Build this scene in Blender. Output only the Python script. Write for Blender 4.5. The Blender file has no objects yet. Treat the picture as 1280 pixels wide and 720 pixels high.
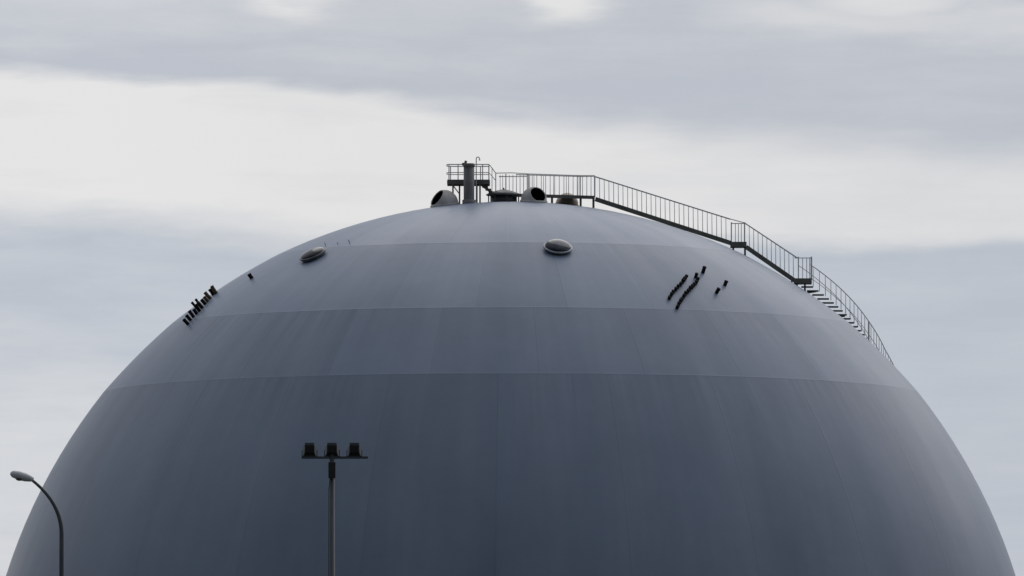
import bpy, bmesh, math, random
from mathutils import Vector, Matrix
random.seed(7)
R_ = math.radians
scene = bpy.context.scene
col = scene.collection

# ------------------------------------------------------------------ camera
RAD = 20.0
CEN = Vector((0, 0, 21.0))
CAMP = Vector((0, -640, 2.0))
F = 660.0 / math.asin(RAD / (CEN - CAMP).length)          # focal length in photo pixels (1280 wide)
PITCH = math.atan2(19, 640) + math.atan(551 / F)
YAW = -1.5 / F
cd = bpy.data.cameras.new('camera')
cam = bpy.data.objects.new('camera', cd)
col.objects.link(cam)
cam.location = CAMP
cam.rotation_euler = (R_(90) + PITCH, 0, YAW)
cd.sensor_width = 36
cd.lens = F / 1280 * 36
cd.clip_start = 1
cd.clip_end = 60000
scene.camera = cam
CM = cam.rotation_euler.to_matrix()


def ray(px, py):
    return (CM @ Vector(((px - 640) / F, -(py - 360) / F, -1))).normalized()


def at(px, py, Y=-1.0):
    """point seen at photo pixel (px,py), standing at world depth Y"""
    d = ray(px, py)
    return CAMP + d * ((Y - CAMP.y) / d.y)


def on_ball(px, py):
    """point of the tank's skin seen at photo pixel (px,py)"""
    d = ray(px, py)
    oc = CAMP - CEN
    b = d.dot(oc)
    c = oc.dot(oc) - RAD * RAD
    disc = max(b * b - c, 0)
    p = CAMP + d * (-b - math.sqrt(disc))
    n = (p - CEN).normalized()
    return CEN + n * RAD, n


PX = 640 / F    # metres per photo pixel at the tank

# ------------------------------------------------------------------ mesh helpers


class MB:
    def __init__(self):
        self.bm = bmesh.new()

    def beam(self, a, b, w, h, up=Vector((0, 0, 1))):
        a, b = Vector(a), Vector(b)
        d = (b - a).normalized()
        s = d.cross(up)
        if s.length < 1e-4:
            s = d.cross(Vector((0, 1, 0)))
        s.normalize()
        u = s.cross(d).normalized()
        vs = []
        for p in (a, b):
            for i, j in ((-1, -1), (1, -1), (1, 1), (-1, 1)):
                vs.append(self.bm.verts.new(p + s * (i * w / 2) + u * (j * h / 2)))
        for f in ((3, 2, 1, 0), (4, 5, 6, 7), (0, 1, 5, 4), (1, 2, 6, 5), (2, 3, 7, 6), (3, 0, 4, 7)):
            self.bm.faces.new([vs[k] for k in f])
        return self

    def box(self, c, sx, sy, sz, rz=0):
        c = Vector(c)
        ax = Vector((math.cos(rz), math.sin(rz), 0)) * sx / 2
        return self.beam(c - ax, c + ax, sy, sz)

    def tube(self, pts, r, n=10, cap=True):
        pts = [Vector(p) for p in pts]
        rs = r if isinstance(r, (list, tuple)) else [r] * len(pts)
        rings = []
        prev = None
        for i, p in enumerate(pts):
            d = (pts[min(i + 1, len(pts) - 1)] - pts[max(i - 1, 0)]).normalized()
            if prev is None:
                x = d.orthogonal().normalized()
            else:
                x = (prev - d * prev.dot(d)).normalized()
            prev = x
            y = d.cross(x)
            rings.append([self.bm.verts.new(p + (x * math.cos(2 * math.pi * k / n) + y * math.sin(2 * math.pi * k / n)) * rs[i]) for k in range(n)])
        for a, b in zip(rings, rings[1:]):
            for k in range(n):
                f = self.bm.faces.new((a[k], a[(k + 1) % n], b[(k + 1) % n], b[k]))
                f.smooth = True
        if cap:
            self.bm.faces.new(list(reversed(rings[0])))
            self.bm.faces.new(rings[-1])
        return self

    def lathe(self, prof, o=(0, 0, 0), axis=(0, 0, 1), n=32, smooth=True):
        """profile [(radius, height)] turned about axis at o"""
        o = Vector(o)
        q = Vector(axis).to_track_quat('Z', 'Y')
        rings = []
        for r, h in prof:
            if r < 1e-6:
                rings.append([self.bm.verts.new(o + q @ Vector((0, 0, h)))])
            else:
                rings.append([self.bm.verts.new(o + q @ Vector((r * math.cos(2 * math.pi * k / n), r * math.sin(2 * math.pi * k / n), h))) for k in range(n)])
        for a, b in zip(rings, rings[1:]):
            for k in range(n):
                k2 = (k + 1) % n
                if len(a) == 1 and len(b) == 1:
                    continue
                if len(a) == 1:
                    f = self.bm.faces.new((a[0], b[k2], b[k]))
                elif len(b) == 1:
                    f = self.bm.faces.new((a[k], a[k2], b[0]))
                else:
                    f = self.bm.faces.new((a[k], a[k2], b[k2], b[k]))
                f.smooth = smooth
        return self

    def build(self, name, mat, parent=None, bevel=0.0):
        bmesh.ops.recalc_face_normals(self.bm, faces=self.bm.faces)
        me = bpy.data.meshes.new(name)
        org = Vector((0, 0, 0))
        if parent is not None:
            root = parent
            while root.parent:
                root = root.parent
            org = root.location.copy()
            bmesh.ops.translate(self.bm, verts=self.bm.verts, vec=-org)
        self.bm.to_mesh(me)
        self.bm.free()
        me.materials.append(mat)
        o = bpy.data.objects.new(name, me)
        col.objects.link(o)
        if parent is not None:
            o.parent = parent
        if bevel:
            m = o.modifiers.new('bevel', 'BEVEL')
            m.width = bevel
            m.segments = 2
            m.limit_method = 'ANGLE'
        return o


def thing(name, loc, label, cat, group=None):
    o = bpy.data.objects.new(name, None)
    col.objects.link(o)
    o.location = loc
    o.empty_display_size = 0.2
    o['label'] = label
    o['category'] = cat
    if group:
        o['group'] = group
    return o


# ------------------------------------------------------------------ node helpers
class NT:
    def __init__(self, tree):
        self.t = tree
        self.n = tree.nodes
        self.l = tree.links

    def put(self, sock, v):
        if isinstance(v, bpy.types.NodeSocket):
            self.l.new(v, sock)
        else:
            sock.default_value = v

    def m(self, op, a, b=None, c=None, clamp=False):
        nd = self.n.new('ShaderNodeMath')
        nd.operation = op
        nd.use_clamp = clamp
        self.put(nd.inputs[0], a)
        if b is not None:
            self.put(nd.inputs[1], b)
        if c is not None:
            self.put(nd.inputs[2], c)
        return nd.outputs[0]

    def add(self, a, b): return self.m('ADD', a, b)
    def sub(self, a, b): return self.m('SUBTRACT', a, b)
    def mul(self, a, b): return self.m('MULTIPLY', a, b)

    def ss(self, v, e0, e1, lo=0.0, hi=1.0):
        nd = self.n.new('ShaderNodeMapRange')
        nd.interpolation_type = 'SMOOTHSTEP'
        self.put(nd.inputs[0], v)
        self.put(nd.inputs[1], e0)
        self.put(nd.inputs[2], e1)
        self.put(nd.inputs[3], lo)
        self.put(nd.inputs[4], hi)
        return nd.outputs[0]

    def xyz(self, x, y, z):
        nd = self.n.new('ShaderNodeCombineXYZ')
        for i, v in enumerate((x, y, z)):
            self.put(nd.inputs[i], v)
        return nd.outputs[0]

    def sep(self, v):
        nd = self.n.new('ShaderNodeSeparateXYZ')
        self.l.new(v, nd.inputs[0])
        return nd.outputs

    def noise(self, vec, scale, detail=3, rough=0.5):
        nd = self.n.new('ShaderNodeTexNoise')
        if vec is not None:
            self.l.new(vec, nd.inputs['Vector'])
        nd.inputs['Scale'].default_value = scale
        nd.inputs['Detail'].default_value = detail
        nd.inputs['Roughness'].default_value = rough
        return nd.outputs[0]

    def white(self, vec):
        nd = self.n.new('ShaderNodeTexWhiteNoise')
        nd.noise_dimensions = '3D'
        self.l.new(vec, nd.inputs['Vector'])
        return nd.outputs['Value']

    def mix(self, f, a, b, blend='MIX'):
        nd = self.n.new('ShaderNodeMix')
        nd.data_type = 'RGBA'
        nd.blend_type = blend
        self.put(nd.inputs[0], f)
        for i, v in ((6, a), (7, b)):
            self.put(nd.inputs[i], v if isinstance(v, bpy.types.NodeSocket) else (*v, 1))
        return nd.outputs[2]

    def scale(self, c, f):
        nd = self.n.new('ShaderNodeVectorMath')
        nd.operation = 'SCALE'
        self.put(nd.inputs[0], c)
        self.put(nd.inputs['Scale'], f)
        return nd.outputs[0]


def new_mat(name):
    m = bpy.data.materials.new(name)
    m.use_nodes = True
    k = NT(m.node_tree)
    b = m.node_tree.nodes['Principled BSDF']
    return m, k, b


def simple(name, c1, c2, rough=0.55, metal=0.0, scale=6.0, bump=0.0, spec=0.5):
    m, k, b = new_mat(name)
    tc = k.n.new('ShaderNodeTexCoord')
    n = k.noise(tc.outputs['Object'], scale, 5, 0.6)
    f = k.ss(n, 0.32, 0.68)
    k.put(b.inputs['Base Color'], k.mix(f, c1, c2))
    k.put(b.inputs['Roughness'], k.ss(n, 0.2, 0.8, rough - 0.08, rough + 0.1))
    b.inputs['Metallic'].default_value = metal
    b.inputs['Specular IOR Level'].default_value = spec
    if bump:
        bp = k.n.new('ShaderNodeBump')
        bp.inputs['Strength'].default_value = bump
        bp.inputs['Distance'].default_value = 0.01
        k.l.new(k.noise(tc.outputs['Object'], scale * 6, 4), bp.inputs['Height'])
        k.l.new(bp.outputs[0], b.inputs['Normal'])
    return m


galv = simple('galvanised_steel', (0.58, 0.56, 0.53), (0.70, 0.68, 0.65), 0.5, 0.0, 3)
darksteel = simple('weathered_dark_steel', (0.085, 0.08, 0.066), (0.15, 0.14, 0.115), 0.65, 0.0, 2.5, 0.3)
stackmat = simple('grey_painted_stack', (0.115, 0.108, 0.108), (0.175, 0.167, 0.165), 0.6, 0.0, 2.2, 0.2)
cowlmat = simple('dull_grey_cowl', (0.42, 0.385, 0.36), (0.56, 0.52, 0.49), 0.85, 0.0, 2.6, 0.5)
rustcowl = simple('rusty_cowl', (0.66, 0.56, 0.49), (0.50, 0.40, 0.33), 0.8, 0.0, 2.0, 0.5)
rust = simple('brown_rust', (0.36, 0.20, 0.09), (0.22, 0.12, 0.06), 0.85, 0.0, 5, 0.5)
inner_black = simple('black_inside', (0.004, 0.004, 0.004), (0.009, 0.009, 0.009), 0.9, 0, 4, 0, 0.1)  # near-black colour for the hollow of each vent cowl
caproof = simple('dark_cap_paint', (0.045, 0.052, 0.055), (0.075, 0.083, 0.085), 0.45, 0.0, 2.2, 0.2)
nozmat = simple('blackened_steel', (0.007, 0.006, 0.007), (0.018, 0.015, 0.014), 0.85, 0.0, 9, 0.3, 0.15)
nozrust = simple('ochre_rusted_steel', (0.06, 0.045, 0.022), (0.11, 0.085, 0.04), 0.8, 0.0, 9, 0.3)
hatchmat = simple('grey_glossy_hatch', (0.022, 0.024, 0.030), (0.055, 0.058, 0.068), 0.07, 0.8, 1.6)
darkhatch = simple('black_glossy_hatch', (0.006, 0.006, 0.008), (0.016, 0.017, 0.021), 0.12, 0.0, 1.6, 0, 0.3)
darkflange = simple('dark_worn_flange', (0.07, 0.072, 0.08), (0.15, 0.155, 0.165), 0.4, 0.1, 5)
flangemat = simple('bright_worn_flange', (0.22, 0.23, 0.26), (0.34, 0.35, 0.38), 0.3, 0.2, 6)
mastmat = simple('grey_mast_paint', (0.05, 0.054, 0.062), (0.08, 0.084, 0.094), 0.6, 0, 1.5)
lampblack = simple('black_lamp_housing', (0.008, 0.008, 0.009), (0.016, 0.016, 0.017), 0.6, 0, 4)
lampgrey = simple('grey_lamp_housing', (0.50, 0.48, 0.49), (0.60, 0.58, 0.59), 0.5, 0, 4)
lensmat = simple('clouded_lamp_glass', (0.12, 0.12, 0.12), (0.17, 0.17, 0.17), 0.15, 0, 4)
concrete = simple('plain_concrete', (0.22, 0.215, 0.205), (0.30, 0.295, 0.285), 0.85, 0, 1.2, 0.4)
groundmat = simple('dry_grass_and_tarmac', (0.035, 0.040, 0.028), (0.065, 0.062, 0.05), 0.95, 0, 0.02)

# --- painted steel shell: plate courses, welded seams, run-off streaks
SEAMS = []
for y in (303, 384, 466.5):
    p, n = on_ball(638.5, y)
    SEAMS.append(math.asin(n.z))
SEAMS += [R_(10.5), R_(0), R_(-20), R_(-42)]
tank_mat, k, b = new_mat('weathered_tank_paint')
tc = k.n.new('ShaderNodeTexCoord')
obj_co = tc.outputs['Object']
X, Y, Z = k.sep(obj_co)
lat = k.m('ARCSINE', k.m('MULTIPLY', Z, 1 / RAD, clamp=False))
lon = k.m('ARCTAN2', Y, X)
cl = k.m('COSINE', lat)
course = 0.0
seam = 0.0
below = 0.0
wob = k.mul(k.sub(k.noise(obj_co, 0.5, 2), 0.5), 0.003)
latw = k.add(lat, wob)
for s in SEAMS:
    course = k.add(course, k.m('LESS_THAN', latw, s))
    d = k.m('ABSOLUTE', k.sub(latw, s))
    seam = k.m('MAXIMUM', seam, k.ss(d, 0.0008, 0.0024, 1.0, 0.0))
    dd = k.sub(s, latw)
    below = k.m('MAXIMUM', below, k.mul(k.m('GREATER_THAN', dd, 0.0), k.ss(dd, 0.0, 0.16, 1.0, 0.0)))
# plate sectors: each course cut in 24 plates, staggered
sect = k.m('FLOOR', k.add(k.mul(lon, 24 / (2 * math.pi)), k.mul(course, 0.37)))
plate = k.white(k.xyz(sect, course, 3.3))
# the streaks use (cos lon, sin lon) so they do not break at the date line
u3 = k.xyz(k.mul(k.m('COSINE', lon), 9), k.mul(k.m('SINE', lon), 9), k.add(k.mul(lat, 1.1), k.mul(course, 0.35)))
st1 = k.noise(u3, 1.0, 4, 0.55)
u4 = k.xyz(k.mul(k.m('COSINE', lon), 40), k.mul(k.m('SINE', lon), 40), k.add(k.mul(lat, 2.2), k.mul(course, 4.7)))
st2 = k.noise(u4, 1.0, 3, 0.6)
u5 = k.xyz(k.mul(k.m('COSINE', lon), 120), k.mul(k.m('SINE', lon), 120), k.add(k.mul(lat, 5), k.mul(course, 7.3)))
st3 = k.noise(u5, 1.0, 3, 0.6)
blot = k.noise(obj_co, 0.22, 4, 0.6)
fine = k.noise(obj_co, 3.5, 5, 0.65)
sf = k.add(k.mul(lon, 24 / (2 * math.pi)), k.mul(course, 0.37))
vfr = k.m('ABSOLUTE', k.sub(k.m('FRACT', sf), 0.5))
vweld = k.mul(k.ss(k.sub(0.5, vfr), 0.003, 0.011, 1.0, 0.0), k.ss(cl, 0.15, 0.4))
patchy = k.ss(k.noise(obj_co, 0.16, 3, 0.6), 0.36, 0.64)
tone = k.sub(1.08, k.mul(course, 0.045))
tone = k.add(tone, k.mul(k.sub(plate, 0.5), 0.085))
tone = k.add(tone, k.mul(k.sub(st1, 0.5), 0.40))
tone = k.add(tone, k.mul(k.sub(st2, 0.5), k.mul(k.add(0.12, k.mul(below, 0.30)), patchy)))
tone = k.sub(tone, k.mul(vweld, 0.05))
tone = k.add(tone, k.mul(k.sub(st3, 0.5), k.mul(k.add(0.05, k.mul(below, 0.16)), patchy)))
tone = k.add(tone, k.mul(k.sub(blot, 0.5), 0.30))
tone = k.add(tone, k.mul(k.sub(fine, 0.5), 0.07))
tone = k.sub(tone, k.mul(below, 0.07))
seamvis = k.mul(seam, k.ss(k.noise(obj_co, 0.28, 2), 0.42, 0.62, 0.15, 1.0))
tone = k.add(tone, k.mul(seamvis, 0.05))
basec = k.mix(k.ss(st1, 0.35, 0.65), (0.203, 0.243, 0.313), (0.212, 0.243, 0.311))
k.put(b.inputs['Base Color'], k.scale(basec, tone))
k.put(b.inputs['Roughness'], k.add(0.40, k.mul(k.sub(blot, 0.5), 0.18)))
b.inputs['Specular IOR Level'].default_value = 0.20
bp = k.n.new('ShaderNodeBump')
bp.inputs['Strength'].default_value = 0.5
bp.inputs['Distance'].default_value = 0.03
hgt = k.add(k.add(k.mul(k.noise(obj_co, 0.45, 2), 1.6), k.mul(seam, 0.14)), k.mul(vweld, 0.2))
k.l.new(hgt, bp.inputs['Height'])
k.l.new(bp.outputs[0], b.inputs['Normal'])

# ------------------------------------------------------------------ ground
mb = MB()
g = 9000
for i in range(18):
    for j in range(18):
        x0, x1 = -g + i * 1000, -g + (i + 1) * 1000
        y0, y1 = -g + j * 1000, -g + (j + 1) * 1000
        mb.bm.faces.new([mb.bm.verts.new(p) for p in ((x0, y0, 0), (x1, y0, 0), (x1, y1, 0), (x0, y1, 0))])
bmesh.ops.remove_doubles(mb.bm, verts=mb.bm.verts, dist=0.01)
gr = mb.build('ground', groundmat)
gr['kind'] = 'structure'

# ------------------------------------------------------------------ the spherical tank
tank = thing('spherical_gas_tank', CEN - Vector((0, 0, 21)), 'huge blue-grey spherical storage tank of welded streaky plates', 'gas tank')
mb = MB()
lats = [R_(90)] + SEAMS + [R_(-65), R_(-90)]
prof = []
sharp_z = []
for a, b2 in zip(lats, lats[1:]):
    # every course of plates is a little flatter than the true sphere, so the welds stand slightly proud
    h_ = abs(a - b2) / 2
    mid = (a + b2) / 2
    kink = R_(1.15)
    if not prof:                  # the crown is one dished cap
        h_, mid, kink = abs(a - b2), R_(90), R_(0.55)
    facet = kink / h_
    for i in range(14):
        t_ = i / 14
        ph = a + (b2 - a) * t_
        flat = math.cos(h_) / math.cos(ph - mid)
        rr = RAD * (1 + facet * (flat - 1)) + 0.01
        prof.append((rr * math.cos(ph), rr * math.sin(ph)))
        if i == 0:
            sharp_z.append(rr * math.sin(ph))
prof[0] = (0, prof[0][1])
prof.append((0, -RAD - 0.01))
mb.lathe(prof, (0, 0, 0), (0, 0, 1), 288)
bmesh.ops.translate(mb.bm, verts=mb.bm.verts, vec=(0, 0, 0))
bmesh.ops.recalc_face_normals(mb.bm, faces=mb.bm.faces)
for e in mb.bm.edges:
    za, zb2 = e.verts[0].co.z, e.verts[1].co.z
    if abs(za - zb2) < 1e-4 and any(abs(za - z) < 1e-4 for z in sharp_z[1:]):
        e.smooth = False
me = bpy.data.meshes.new('shell')
mb.bm.to_mesh(me)
mb.bm.free()
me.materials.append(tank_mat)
shell = bpy.data.objects.new('shell', me)
col.objects.link(shell)
shell.parent = tank
shell.location = (0, 0, 21)
MB().lathe([(9.5, -0.3), (9.5, 3.3), (8.9, 3.6), (8.6, 3.6), (8.6, -0.3)], (0, 0, 0), n=64).build('pedestal', concrete, tank)

# pipe nozzles, each a short stub with a flange (parts of the tank)


def nozzle(px, py, length=0.165, r=0.062, mat=nozmat, tip=None):
    p, n = on_ball(px, py)
    a = (n + Vector((random.uniform(-.10, .10), random.uniform(-.10, .10), random.uniform(-.10, .10)))).normalized()
    L = length * random.uniform(0.8, 1.2)
    s = MB().tube([p - a * 0.06, p + a * (L - 0.05)], r, 12).build('pipe_nozzle', mat, tank)
    f = MB().lathe([(0, L - 0.055), (r * 1.10, L - 0.055), (r * 1.10, L - 0.012), (r * 0.8, L), (0, L)], p, a, 12, False).build('flange', mat, s)
    return s


for px, py in ((836.2, 374), (838.4, 370.2), (841.0, 366.6), (843.9, 363.4), (846.6, 360.4), (849.8, 357.2), (852.8, 353.6), (855.0, 350.6), (856.9, 347.8)):
    nozzle(px, py)
for px, py in ((845.8, 386), (847.6, 382.4), (849.6, 379.0), (851.6, 375.8), (853.8, 372.4), (856.2, 369.2), (858.8, 366.2), (861.4, 363.2), (864.0, 360.6), (866.6, 357.8), (869.2, 355), (871.2, 351.8), (869.4, 346.8)):
    nozzle(px, py)
for px, py in ((878.6, 340.6), (895.6, 366), (906, 356.4)):
    nozzle(px, py, 0.22, 0.07)
left = [(235.5, 405.5), (238.5, 400.5), (242.3, 396.5), (246.2, 392.5), (249.8, 389.2), (253.2, 385), (256.8, 380.2), (260, 376.8), (263, 373.2), (266.8, 368.4), (270.4, 366.6)]
for i, (px, py) in enumerate(left):
    nozzle(px, py, 0.28, 0.066, nozrust if i in (7, 8, 10) else nozmat)
for px, py in ((247.0, 386.5), (251.3, 383.5)):
    nozzle(px, py, 0.42, 0.05)
nozzle(314.5, 347.5, 0.22, 0.075)
for px, py, L in ((407.3, 307.5, .14), (422.5, 305.2, .07), (437.3, 304.5, .16)):
    p, n = on_ball(px, py)
    s = MB().tube([p - n * 0.05, p + n * L], 0.014, 8).build('stud', stackmat, tank)

# ------------------------------------------------------------------ domed hatches on the upper course


def hatch(px, py, r, label, dome=hatchmat, ring=flangemat, rise=0.21):
    p, n = on_ball(px, py)
    t = thing('domed_hatch', p, label, 'hatch', 'domed hatches on the upper shell')
    MB().lathe([(r * 0.9, -0.06), (r * 0.9, 0.10), (r * 0.84, 0.10), (r * 0.84, -0.06)], p, n, 40, False).build('neck', caproof, t)
    MB().lathe([(r * 1.0, 0.085), (r * 1.03, 0.10), (r * 1.03, 0.135), (r * 0.99, 0.15), (r * 0.86, 0.15), (r * 0.86, 0.085), (r * 1.0, 0.085)], p, n, 40).build('flange', ring, t)
    prof = []
    for i in range(11):
        a = i / 10 * math.pi / 2
        prof.append((r * 0.93 * math.cos(a), 0.14 + rise * math.sin(a)))
    prof[-1] = (0, prof[-1][1])
    d = MB().lathe(prof, p, n, 40).build('dome', dome, t)


hatch(697, 312.3, 0.535, 'shiny grey domed hatch facing front below the cowl with black mouth')
hatch(392.2, 321.2, 0.52, 'dark domed hatch near left edge above the single nozzle', darkhatch, darkflange, 0.15)

# ------------------------------------------------------------------ round vent cowls on the crown


def cowl(px, py, Y, r, nrm, label, mat=cowlmat, band=None):
    c = at(px, py, Y)
    nrm = Vector(nrm).normalized()
    t = thing('vent_cowl', c, label, 'vent cowl', 'round vent cowls on top of the tank')
    ao = math.asin(0.68)          # half angle of the mouth
    th = 0.94
    prof = []
    N = 22
    for i in range(N + 1):
        a = math.pi - i / N * (math.pi - ao)
        prof.append((r * math.sin(a), r * math.cos(a)))
    prof[0] = (0, -r)
    MB().lathe(prof, c, nrm, 40).build('hood', mat, t)
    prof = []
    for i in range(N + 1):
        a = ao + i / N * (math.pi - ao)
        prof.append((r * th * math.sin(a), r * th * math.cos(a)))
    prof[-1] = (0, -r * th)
    MB().lathe(prof, c, nrm, 40).build('inside', inner_black, t)
    ro, h = r * math.sin(ao), r * math.cos(ao)
    MB().lathe([(ro * 0.93, h * 0.955), (ro * 0.95, h + 0.012), (ro * 1.01, h + 0.008), (ro * 1.01, h - 0.01)], c, nrm, 40).build('rim', mat, t)
    # curb ring where the hood meets the tank
    n = (c - CEN).normalized()
    d = (c - CEN).length - RAD
    rb = math.sqrt(max(r * r - d * d, 0.01))
    MB().lathe([(rb + 0.0, -d - 0.06), (rb + 0.035, -d - 0.06), (rb + 0.035, -d + 0.03), (rb - 0.02, -d + 0.04)], c, n, 40).build('curb', band or mat, t)


cowl(555.8, 254.5, -1.25, 17.2 * PX, (-0.74, -0.40, 0.54), 'grey round vent cowl left of the vent stack, mouth facing left')
cowl(667.3, 249.8, -1.45, 16.2 * PX, (0.44, -0.74, 0.50), 'grey round vent cowl with black mouth facing front')
cowl(708.8, 255.2, 0.2, 14.2 * PX, (0.25, 0.85, 0.35), 'brownish rusted round vent cowl low behind the railing', rustcowl, rust)

# ------------------------------------------------------------------ conical cap in the middle
c = at(629.5, 248.5, -0.6)
t = thing('conical_vent_cap', c, 'dark low conical cap over the central tank opening', 'vent cap')
hz = lambda y: (248.5 - y) * PX
MB().lathe([(0.50, -0.12), (0.50, hz(243.3)), (0.47, hz(243.3)), (0.47, -0.12)], c, n=36).build('collar', caproof, t)
MB().lathe([(0.66, hz(244.4)), (0.665, hz(243.0)), (0.52, hz(240.8)), (0.30, hz(238.4)), (0.06, hz(236.6)), (0, hz(236.5))], c, n=36).build('cap_roof', caproof, t)
MB().lathe([(0.66, hz(244.5)), (0, hz(243.8))], c, n=36).build('soffit', darksteel, t)
MB().lathe([(0.03, hz(237.2)), (0.03, hz(235.6)), (0.045, hz(235.2)), (0, hz(234.6))], c, n=10).build('finial', darksteel, t)
for a in range(8):
    an = a * math.pi / 4 + 0.2
    pos = c + Vector((0.58 * math.cos(an), 0.58 * math.sin(an), 0))
    z0 = math.sqrt(RAD ** 2 - pos.x ** 2 - pos.y ** 2) + 21
    MB().tube([(pos.x, pos.y, z0 - 0.04), (pos.x, pos.y, c.z + hz(243.8))], 0.022, 8).build('leg', darksteel, t)

# ------------------------------------------------------------------ vent stack
YS = -1.55
bs = at(586.2, 251.5, YS)
t = thing('vent_stack', bs, 'dark grey upright round vent stack in front of the platform', 'vent stack')
H = (251.5 - 206.0) * PX
rs = 6.7 * PX
MB().lathe([(rs, -0.12), (rs, H), (rs * 0.9, H), (rs * 0.9, -0.12)], bs, n=28).build('pipe', stackmat, t)
MB().lathe([(rs * 1.25, -0.12), (rs * 1.25, 0.05), (rs * 1.0, 0.06)], bs, n=28).build('base_flange', stackmat, t)
MB().lathe([(rs * 1.02, H - 0.09), (rs * 1.10, H - 0.06), (rs * 1.10, H + 0.035), (rs * 0.9, H + 0.055), (0, H + 0.06)], bs, n=28).build('top_flange', darksteel, t)
q = at(581.5, 204.2, YS)
MB().tube([q - Vector((0, 0, .03)), q + Vector((0.03, 0, 0.10))], 0.05, 10).box(q + Vector((-0.06, 0, -0.03)), 0.12, 0.1, 0.10).build('bracket', darksteel, t)

# hooked breather pipe
b0 = at(595.3, 251, -1.2)
t = thing('hooked_pipe', b0, 'thin hooked breather pipe rising beside the vent stack', 'pipe')
pts = [at(595.3, 253, -1.2), at(595.3, 198.8, -1.2)]
for i in range(1, 9):
    a = math.pi - i / 8 * math.pi
    pts.append(at(597.4 + 2.1 * math.cos(a), 198.8 - 2.6 * math.sin(a), -1.2))
pts.append(at(599.5, 200.3, -1.2))
MB().tube(pts, 0.020, 10).build('pipe', galv, t)
MB().tube([at(599.5, 199.4, -1.2), at(599.5, 200.6, -1.2)], 0.03, 10).build('nozzle', galv, t)

# ------------------------------------------------------------------ access platform
YA, YB = -1.05, 0.15             # near and far edges
po = at(585, 251, -0.5)
pl = thing('access_platform', po, 'small raised steel platform with guard rails behind the vent stack', 'platform')


def zat(y, Y=-1.0): return at(600, y, Y).z


def xat(x, Y=-1.0): return at(x, 240, Y).x


zt, zb = zat(224.6), zat(230.3)
dk = MB()
dk.beam((xat(560), (YA + YB) / 2, zt - 0.02), (xat(611.5), (YA + YB) / 2, zt - 0.02), YB - YA, 0.04)
dk.build('deck', darksteel, pl)
fr = MB()
for y in (YA - 0.02, YB + 0.02):
    fr.beam((xat(559), y, (zt + zb) / 2), (xat(612.3), y, (zt + zb) / 2), 0.05, zt - zb)
for x in (559.6, 585, 611.6):
    fr.beam((xat(x), YA + .006, (zt + zb) / 2), (xat(x), YB - .006, (zt + zb) / 2), 0.05, zt - zb - 0.09)
fr.build('frame', darksteel, pl)


def skin_z(x, y): return 21 + math.sqrt(max(RAD ** 2 - x * x - y * y, 0))


for px, y in ((566.2, YA), (574.3, YB), (600, YA), (596, YB)):
    x = xat(px)
    MB().beam((x, y, skin_z(x, y) - 0.05), (x, y, zb), 0.062, 0.062).build('leg', darksteel, pl)
MB().beam((xat(566.2), YA, zb - 0.05), (xat(574.3), YB, skin_z(0.0, YB) + 0.3), 0.03, 0.03).build('brace', darksteel, pl)
rail = MB()
for yy, rr in ((205.6, 0.021), (215.8, 0.017)):
    z = zat(yy)
    # slightly round-cornered loop open at the stair end
    a, b2 = xat(558.6), xat(611.6)
    rail.tube([(b2, YA, z), (a + 0.18, YA, z), (a + 0.04, YA + .05, z), (a, YA + 0.2, z), (a, YB - 0.2, z), (a + 0.04, YB - .05, z), (a + 0.18, YB, z), (b2, YB, z)], rr, 8)
    rail.beam((a - 0.0, YA, z), (a + .02, YA, z), 0.02, 0.02)
rl = rail.build('guard_rail', galv, pl)
for px in (561.2, 572.6, 603.3, 611.2):
    MB().beam((xat(px), YA, zt), (xat(px), YA, zat(205.6)), 0.038, 0.038).build('post', galv, rl)
for px in (563.0, 588, 600.6, 611.0):
    MB().beam((xat(px), YB, zt), (xat(px), YB, zat(205.6)), 0.038, 0.038).build('post', galv, rl)
# short steps down to the walkway
for i in range(4):
    px, yy = 606.5 + i * 3.9, 232.6 + i * 3.4
    MB().box((xat(px), -0.45, zat(yy)), 0.22, 0.66, 0.045).build('step', darksteel, pl)
for y in (-0.80, -0.10):
    MB().beam(at(602, 231, y), at(621, 245.6, y), 0.035, 0.10).build('stringer', darksteel, pl)
    hr = MB().tube([at(611.4, 206, y), at(613, 207.3, y), at(619.6, 216.4, y)], 0.017, 8).tube([at(611.4, 216, y), at(620, 226, y)], 0.013, 8).build('handrail', galv, pl)
    MB().beam(at(619.7, 216.2, y), at(619.7, 242, y), 0.036, 0.036).build('post', galv, hr)
    MB().beam(at(615.0, 210.6, y), at(615.0, 240, y), 0.026, 0.026).build('post', galv, hr)

# ------------------------------------------------------------------ walkway on the crown
YN, YF = -0.95, -0.15
wo = at(680, 250, -0.6)
wk = thing('crown_walkway', wo, 'level steel walkway with baluster railings over the tank crown', 'walkway')


def lerp(a, b, t): return a + (b - a) * t


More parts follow.
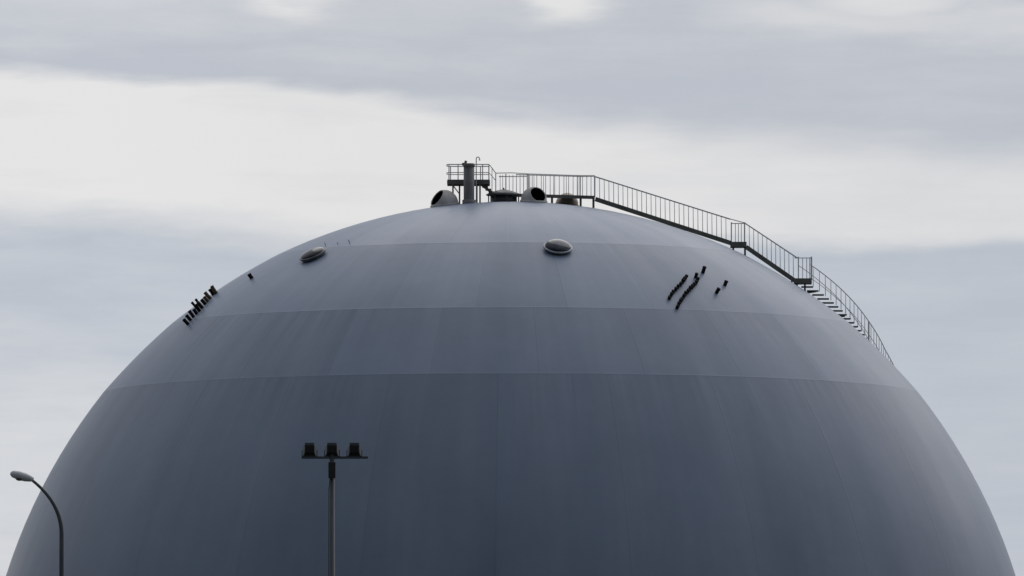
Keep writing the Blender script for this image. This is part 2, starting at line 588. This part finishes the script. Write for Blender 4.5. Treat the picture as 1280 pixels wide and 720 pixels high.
deckpts = [(613, 242.6), (743.6, 246.4)]
for y in (YN, YF):
    MB().beam(at(613, 243.2, y), at(743.6, 246.8, y), 0.05, 4.2 * PX).build('edge_beam', darksteel, wk)
MB().beam(at(613, 242.4, (YN + YF) / 2), at(743.4, 246.0, (YN + YF) / 2), YF - YN - 0.056, 0.035).build('deck', darksteel, wk)
for px in (640, 690, 725.8, 741.8):
    for y in (YN + .06, YF - .06):
        x = xat(px, y)
        MB().beam((x, y, skin_z(x, y) - 0.05), (x, y, at(px, 243 + (px - 613) * 0.027, y).z), 0.085, 0.075).build('leg', darksteel, wk)
rn = MB()
rn.tube([at(645, 218.3, YN), at(660, 218.6, YN), at(725, 220.6, YN), at(743.5, 220.4, YN)], 0.019, 8)
near = rn.build('railing', galv, wk)
rf = MB()
rf.tube([at(620, 216.4, YF), at(640, 216.0, YF), at(660, 217.3, YF), at(725, 219.4, YF), at(743.5, 219.4, YF)], 0.017, 8)
rf.tube([at(623.5, 220.7, YF), at(659, 220.6, YF)], 0.018, 8)
far = rf.build('railing', galv, wk)
x = 647.5
bal = [641.2, 645.6, 650.1, 654.4, 665.3, 671, 676.6, 682.1, 687.7, 693.4, 699.1, 704.9, 710.8, 716.4, 721.5, 728.2, 733.5, 738.8]
for px in bal:
    yt = 218.4 + max(0, (px - 660)) * 0.031
    y0, r = (YF, far) if px < 647 else (YN, near)
    MB().tube([at(px, min(yt, 220.6), y0), at(px, 243.4 + (px - 640) * 0.026, y0)], 0.0130, 6).build('baluster', galv, r)
for px in (625.2, 628.4, 636.6, 662.2, 667.5, 679.4, 692, 707.9, 722.5):
    MB().tube([at(px, 218.6, YF), at(px, 243.2 + (px - 640) * 0.026, YF)], 0.0115, 6).build('baluster', galv, far)
for px, y, r in ((632.3, YF, far), (659.1, YN, near), (660.8, YF, far), (725.2, YN, near), (743.2, YN, near), (743.6, YF, far)):
    MB().beam(at(px, 217.4 + max(0, px - 650) * 0.03, y), at(px, 243.5 + (px - 640) * 0.026, y), 0.04, 0.04).build('post', galv, r)

# ------------------------------------------------------------------ stairway down the right flank
so = at(930, 318, -0.55)
sw = thing('tank_stairway', so, 'long steel stairway with baluster railings curving down the right flank', 'stairway')


def flight(a, b, ta, tb, n, skip=()):
    """straight flight: stringers a->b (pixels of the upper edge), hand rail ta->tb, n balusters"""
    th = 5.6 * PX
    for y in (YN, YF):
        MB().beam(at(a[0], a[1] + 2.8, y), at(b[0], b[1] + 2.8, y), 0.045, th).build('stringer', darksteel, sw)
    MB().beam(at(a[0] + 1, a[1] + 3.6, (YN + YF) / 2), at(b[0] - 1, b[1] + 3.6, (YN + YF) / 2), YF - YN - 0.05, 0.06).build('flight_plate', darksteel, sw)
    r = MB().tube([at(*ta, YN), at(*tb, YN)], 0.018, 8).build('railing', galv, sw)
    MB().tube([at(ta[0], ta[1] + 0.6, YF), at(tb[0], tb[1] + 0.6, YF)], 0.016, 8).build('rear_handrail', galv, sw)
    for i in range(1, n):
        t_ = i / n
        p0 = at(lerp(ta[0], tb[0], t_), lerp(ta[1], tb[1], t_), YN)
        p1 = at(lerp(ta[0], tb[0], t_) + 0.3, lerp(a[1], b[1], t_) + 1, YN)
        MB().tube([p0, p1], 0.0130, 6).build('baluster', galv, r)
    return r


def landing(x0, x1, y, h, legs, ytop, railpx):
    MB().beam(at(x0, y + h / 2, (YN + YF) / 2), at(x1, y + h / 2, (YN + YF) / 2), YF - YN + 0.07, h * PX).build('landing', darksteel, sw)
    for px in legs:
        for yy in (YN + .05, YF - .05):
            x = xat(px, yy)
            MB().beam((x, yy, skin_z(x, yy) - 0.08), (x, yy, at(px, y + h - 0.5, yy).z), 0.075, 0.07).build('leg', darksteel, sw)
    r = MB().tube([at(x0 + 0.5, ytop, YN), at(x1 - 0.3, ytop, YN)], 0.018, 8).build('landing_rail', galv, sw)
    for px, w in railpx:
        MB().beam(at(px, ytop - (1.5 if w > .03 else 0), YN), at(px, y + 1, YN), w, w).build('post' if w > .03 else 'baluster', galv, r)
    return r


flight((744, 246.0), (914, 301.2), (743.5, 220.4), (913.2, 273.8), 29)
landing(913, 933, 303.0, 6.4, (916.5, 931.2), 279.3, ((914.2, .042), (919.2, .026), (923, .026), (926.6, .026), (930.7, .05)))
MB().tube([at(913.2, 273.8, YN), at(931, 278.6, YN)], 0.018, 8).build('handrail', galv, sw)
flight((932.5, 305.8), (993.5, 348.0), (931, 278.6), (997, 322.4), 12)
landing(992.5, 1014.6, 348.6, 6.4, (996, 1006), 322.4, ((998, .042), (1003.3, .026), (1008.4, .026), (1012, .026), (1014.2, .06)))
for px in (989.5,):
    x = xat(px, YN)
    MB().beam((x, YN, skin_z(x, YN) - 0.08), (x, YN, at(px, 350, YN).z), 0.06, 0.06).build('leg', darksteel, sw)

# curving flight: outer end 17 px outside the tank's own radius at that height


def spiral(z):
    """z height above tank centre in photo px -> (rho, y) in px of the stair's outer edge"""
    zz = [575, 552, 493, 456, 433, 400, 360]
    yy = [-24, -18, 88, 146, 172, 222, 285]
    for i in range(len(zz) - 1):
        if zz[i] >= z >= zz[i + 1]:
            y = lerp(yy[i], yy[i + 1], (zz[i] - z) / (zz[i] - zz[i + 1]))
            break
    rho = math.sqrt(660 ** 2 - z * z) + 16.5
    return rho, y


SC = RAD / 660


def spt(z, off=0.0, dz=0.0):
    rho, y = spiral(z)
    x = math.sqrt(rho * rho - y * y)
    rad = Vector((x, y, 0)).normalized()
    p = Vector((x, y, 0)) + rad * off
    return Vector((p.x * SC, p.y * SC, 21 + (z + dz) * SC)), rad


zs = [552 - 4.55 * i for i in range(34)]
for i, z in enumerate(zs):
    po_, rad = spt(z)
    pi_, _ = spt(z, -14.6)
    MB().beam(pi_, po_, 0.27, 0.055).build('tread', darksteel, sw)
outer = []
for i in range(0, 60):
    z = 557 - i * 2.6
    outer.append(z)
top = MB().tube([spt(z, 0.3, 25.6)[0] for z in outer if z < 556.5], 0.019, 8).build('railing', galv, sw)
kr = MB().tube([spt(z, 0.3, 9.0)[0] for z in outer if z < 556], 0.012, 6)
kr.build('knee_rail', galv, sw)
MB().tube([spt(z, -14.3, 24.5)[0] for z in outer if z < 556], 0.014, 8).build('inner_handrail', galv, sw)
z = 552.0
while z > 405:
    if abs(z - 489.5) > 2.0:
        MB().tube([spt(z, 0.3, 25.6)[0], spt(z, 0.3, 0)[0]], 0.0135, 6).build('baluster', galv, top)
    z -= 5.1
MB().beam(spt(489.5, 0.3, 25.6)[0], spt(489.5, 0.3, -3)[0], 0.06, 0.06).build('post', galv, top)
for z in (548, 520, 489.5, 455, 425):
    a, rad = spt(z, -14.5, -0.5)
    n = (a - CEN).normalized()
    MB().beam(CEN + n * (RAD - 0.08), spt(z, -2, -1.2)[0], 0.05, 0.06).build('bracket', darksteel, sw)

# ------------------------------------------------------------------ floodlight mast in front of the tank
YM = -140.0
sm = (YM - CAMP.y) / F
mx = at(415, 600, YM).x
fm = thing('floodlight_mast', (mx, YM, 0), 'slim grey mast carrying three black floodlights before the tank', 'light mast')
zt = at(415, 560, YM).z
MB().tube([(mx, YM, -0.2), (mx, YM, zt * 0.5), (mx, YM, zt)], [0.16, 0.12, 0.075], 14).build('pole', mastmat, fm)
MB().lathe([(0.30, 0), (0.30, 0.04), (0.17, 0.05), (0.17, 0.3)], (mx, YM, 0), n=16).build('base_plate', mastmat, fm)
zc = at(415, 572, YM).z
MB().beam((mx - 38 * sm, YM, zc), (mx + 45 * sm, YM, zc), 0.07, 0.07).build('crossarm', mastmat, fm)
for px, tilt in ((387, 0.05), (415, 0.0), (443, -0.06)):
    x = at(px, 564, YM).x
    z = at(px, 562.5, YM).z
    w, hgt, dp = 17 * sm, 13.5 * sm, 0.22
    m = MB()
    # tapered housing, its glass towards the tank and a little down
    f0 = [Vector((x + sx * w / 2, YM + dp, z + sz * hgt / 2 - 0.06)) for sx, sz in ((-1, -1), (1, -1), (1, 1), (-1, 1))]
    f1 = [Vector((x + sx * w * 0.36, YM - dp * 0.6, z + sz * hgt * 0.36 + 0.03)) for sx, sz in ((-1, -1), (1, -1), (1, 1), (-1, 1))]
    v0 = [m.bm.verts.new(v) for v in f0]
    v1 = [m.bm.verts.new(v) for v in f1]
    m.bm.faces.new(v0)
    m.bm.faces.new(list(reversed(v1)))
    for i in range(4):
        m.bm.faces.new((v0[i], v1[i], v1[(i + 1) % 4], v0[(i + 1) % 4]))
    for i in range(5):
        fx = x + (i - 2) * w * 0.15
        m.beam((fx, YM - dp * 0.62, z - hgt * 0.3), (fx, YM - dp * 0.62, z + hgt * 0.36), 0.012, 0.06)
    fl = m.build('floodlight', lampblack, fm, 0.008)
    MB().box((x, YM + dp + 0.004, z - 0.06), w * 0.9, 0.012, hgt * 0.85).build('glass', lensmat, fl)
    u = MB()
    for s in (-1, 1):
        u.beam((x + s * (w / 2 + 0.02), YM, z), (x + s * (w / 2 + 0.02), YM, zc + 0.02), 0.02, 0.05)
    u.beam((x - w / 2 - 0.03, YM, zc + 0.045), (x + w / 2 + 0.03, YM, zc + 0.045), 0.05, 0.02)
    u.build('yoke', lampblack, fl)
    MB().box((x, YM - 0.02, z + hgt * 0.50), w * 0.7, 0.16, 0.10).build('ballast_box', mastmat, fl)
MB().tube([(mx - 0.02, YM - 0.10, zt - 0.55), (mx - 0.09, YM - 0.10, zt - 1.2), (mx - 0.10, YM - 0.10, zt * 0.6), (mx - 0.13, YM - 0.08, 1.0)], 0.012, 6).build('cable', lampblack, fm)
zb_ = at(415, 588, YM).z
MB().box((mx, YM - 0.13, zb_), 9 * sm, 0.14, 20 * sm).build('junction_box', lampblack, fm, 0.01)

# ------------------------------------------------------------------ street lamp at the left
YL = -300.0
sl = (YL - CAMP.y) / F
lx = at(77, 650, YL).x
lp = thing('street_lamp', (lx, YL, 0), 'slender street lamp with curved arm at the tank left edge', 'street lamp')
pts = [(lx, YL, -0.2), (lx, YL, at(77, 690, YL).z)]
rr_ = [0.085, 0.048]
P0, P1, P2 = (77, 668), (77, 628), (38, 598.6)
for i in range(13):
    t_ = i / 12
    px = (1 - t_) ** 2 * P0[0] + 2 * t_ * (1 - t_) * P1[0] + t_ * t_ * P2[0]
    py = (1 - t_) ** 2 * P0[1] + 2 * t_ * (1 - t_) * P1[1] + t_ * t_ * P2[1]
    pts.append(tuple(at(px, py, YL)))
    rr_.append(lerp(0.046, 0.028, t_))
MB().tube(pts, rr_, 12).build('pole', mastmat, lp)
MB().lathe([(0.2, 0), (0.2, 0.03), (0.11, 0.04), (0.11, 0.9), (0.08, 0.95)], (lx, YL, 0), n=14).build('base_sleeve', mastmat, lp)
h0 = at(42, 599.5, YL)
h1 = at(13, 591.5, YL)
hm = MB()
ds = (h1 - h0)
hm.tube([h0 + ds * t_ for t_ in (0, 0.12, 0.35, 0.65, 0.9, 1.0)], [0.035, 0.06, 0.085, 0.09, 0.07, 0.03], 14)
hd = hm.build('lamp_head', lampgrey, lp)
mid = h0 + ds * 0.6
MB().lathe([(0.085, 0.0), (0.075, 0.03), (0.04, 0.05), (0, 0.055)], mid + Vector((0, 0, -0.05)), (0, 0, -1), 16).build('lamp_glass', lensmat, hd)

# ------------------------------------------------------------------ sun and sky
SUN_EL, SUN_AZ = R_(46), R_(26)         # in front of the camera, to the right of the tank
sdir = Vector((math.sin(SUN_AZ) * math.cos(SUN_EL), math.cos(SUN_AZ) * math.cos(SUN_EL), math.sin(SUN_EL)))
sl_ = bpy.data.lights.new('sun', 'SUN')
sl_.energy = 1.05
sl_.angle = R_(65)
sl_.color = (1.0, 0.965, 0.92)
sun = bpy.data.objects.new('sun', sl_)
col.objects.link(sun)
sun.location = (60, 100, 120)
sun.rotation_euler = sdir.to_track_quat('Z', 'Y').to_euler()

w = bpy.data.worlds.new('World')
scene.world = w
w.use_nodes = True
k = NT(w.node_tree)
bg = w.node_tree.nodes['Background']
tc = k.n.new('ShaderNodeTexCoord')
D = tc.outputs['Generated']
dx, dy, dz = k.sep(D)
hor = k.m('SQRT', k.add(k.mul(dx, dx), k.mul(dy, dy)))
az = k.m('ARCTAN2', dx, dy)
el = k.m('DIVIDE', dz, k.m('MAXIMUM', hor, 0.02))
# cloud deck in units of 1/1000 of the horizon circle scale (stretched bands low over the horizon)
KS = F
U = k.add(k.mul(az, KS), 640)
V = k.sub(360 + KS * math.tan(PITCH), k.mul(el, KS))
n1 = k.noise(k.xyz(k.mul(U, 1 / 420), k.mul(V, 1 / 110), 1.7), 1.0, 4, 0.55)
n2 = k.noise(k.xyz(k.mul(U, 1 / 130), k.mul(V, 1 / 26), 5.1), 1.0, 4, 0.55)
n3 = k.noise(k.xyz(k.mul(U, 1 / 260), k.mul(V, 1 / 60), 9.3), 1.0, 5, 0.6)
Vw = k.add(k.add(V, k.mul(k.sub(n1, 0.5), 62)), k.mul(k.sub(n2, 0.5), 30))
L1 = k.add(82, k.mul(U, 0.086))
soft = k.ss(U, 300, 1100, 16, 42)
dV = k.sub(Vw, L1)
s1 = k.ss(dV, k.mul(soft, -1), soft)
L2 = k.ss(U, 0, 1000, 252, 300)
s2 = k.ss(k.sub(Vw, L2), -16, k.ss(U, 300, 1000, 60, 16))
fadeL = k.mul(k.ss(Vw, 360, 560), k.ss(U, 200, 700, 0.45, 0.08))
bright = k.mul(s1, k.sub(1.0, k.mul(s2, k.sub(0.92, fadeL))))
# pale breaks along the upper edge of the grey band
gap = 0.0
for u0, wd in ((372, 85), (712, 75), (1120, 190)):
    gap = k.m('MAXIMUM', gap, k.ss(k.m('ABSOLUTE', k.sub(k.add(U, k.mul(k.sub(n2, 0.5), 90)), u0)), 8, wd, 1.0, 0.0))
brk = k.mul(k.ss(Vw, 36, 0), k.mul(gap, k.ss(n3, 0.25, 0.5, 0.55, 1.0)))
edge = k.ss(k.m('ABSOLUTE', k.sub(Vw, k.add(-40, k.mul(U, 0.055)))), 4, 34, 0.6, 0.0)
edge = k.mul(edge, k.ss(U, 820, 1000))
bright = k.m('MAXIMUM', bright, k.m('MAXIMUM', k.mul(brk, 0.85), edge))
# grey band is palest away from its lower edge
gray_var = k.mul(k.ss(dV, -90, -12, 0.26, 0.0), k.sub(1.0, s1))
gray_var = k.mul(gray_var, k.ss(U, 300, 900, 1.0, 0.45))
bright = k.add(bright, gray_var)
n4 = k.noise(k.xyz(k.mul(U, 1 / 520), k.add(k.mul(V, 1 / 46), k.mul(n1, 1.3)), 21.0), 1.0, 8, 0.62)
n5 = k.noise(k.xyz(k.mul(U, 1 / 180), k.add(k.mul(V, 1 / 70), k.mul(n3, 1.0)), 33.0), 1.0, 8, 0.6)
bright = k.add(bright, k.mul(k.sub(n3, 0.5), 0.40))
bright = k.add(bright, k.mul(k.sub(n4, 0.5), 0.62))
bright = k.add(bright, k.mul(k.sub(n5, 0.5), 0.42))
bright = k.mul(bright, k.ss(U, 600, 1200, 1.0, 0.72))
bright = k.m('MINIMUM', k.m('MAXIMUM', bright, 0.0), 1.0)
grey_c = k.mix(s2, (0.550, 0.585, 0.658), (0.530, 0.580, 0.662))
cloud = k.mix(bright, grey_c, (0.860, 0.856, 0.860))
# the deck is thick and dark behind the camera, thin and bright towards the sun
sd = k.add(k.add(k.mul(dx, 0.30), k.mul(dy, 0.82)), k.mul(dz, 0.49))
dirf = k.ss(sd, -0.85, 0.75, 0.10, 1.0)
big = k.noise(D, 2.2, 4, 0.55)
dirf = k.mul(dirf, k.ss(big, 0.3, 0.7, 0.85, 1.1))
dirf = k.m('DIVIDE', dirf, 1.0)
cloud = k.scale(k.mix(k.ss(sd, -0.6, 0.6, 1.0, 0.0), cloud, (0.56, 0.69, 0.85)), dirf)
sky = k.n.new('ShaderNodeTexSky')
sky.sky_type = 'NISHITA'
sky.sun_disc = False
sky.sun_elevation = SUN_EL
sky.sun_rotation = SUN_AZ
STR = 0.1
veil = 0.96
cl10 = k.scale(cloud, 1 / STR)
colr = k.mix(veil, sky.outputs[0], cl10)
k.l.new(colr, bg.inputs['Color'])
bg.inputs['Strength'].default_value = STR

scene.view_settings.view_transform = 'Standard'
scene.view_settings.look = 'None'
scene.view_settings.exposure = 0.0
scene.view_settings.gamma = 1.0
scene.view_settings.use_curve_mapping = False
scene.render.engine = 'CYCLES'
scene.cycles.max_bounces = 6
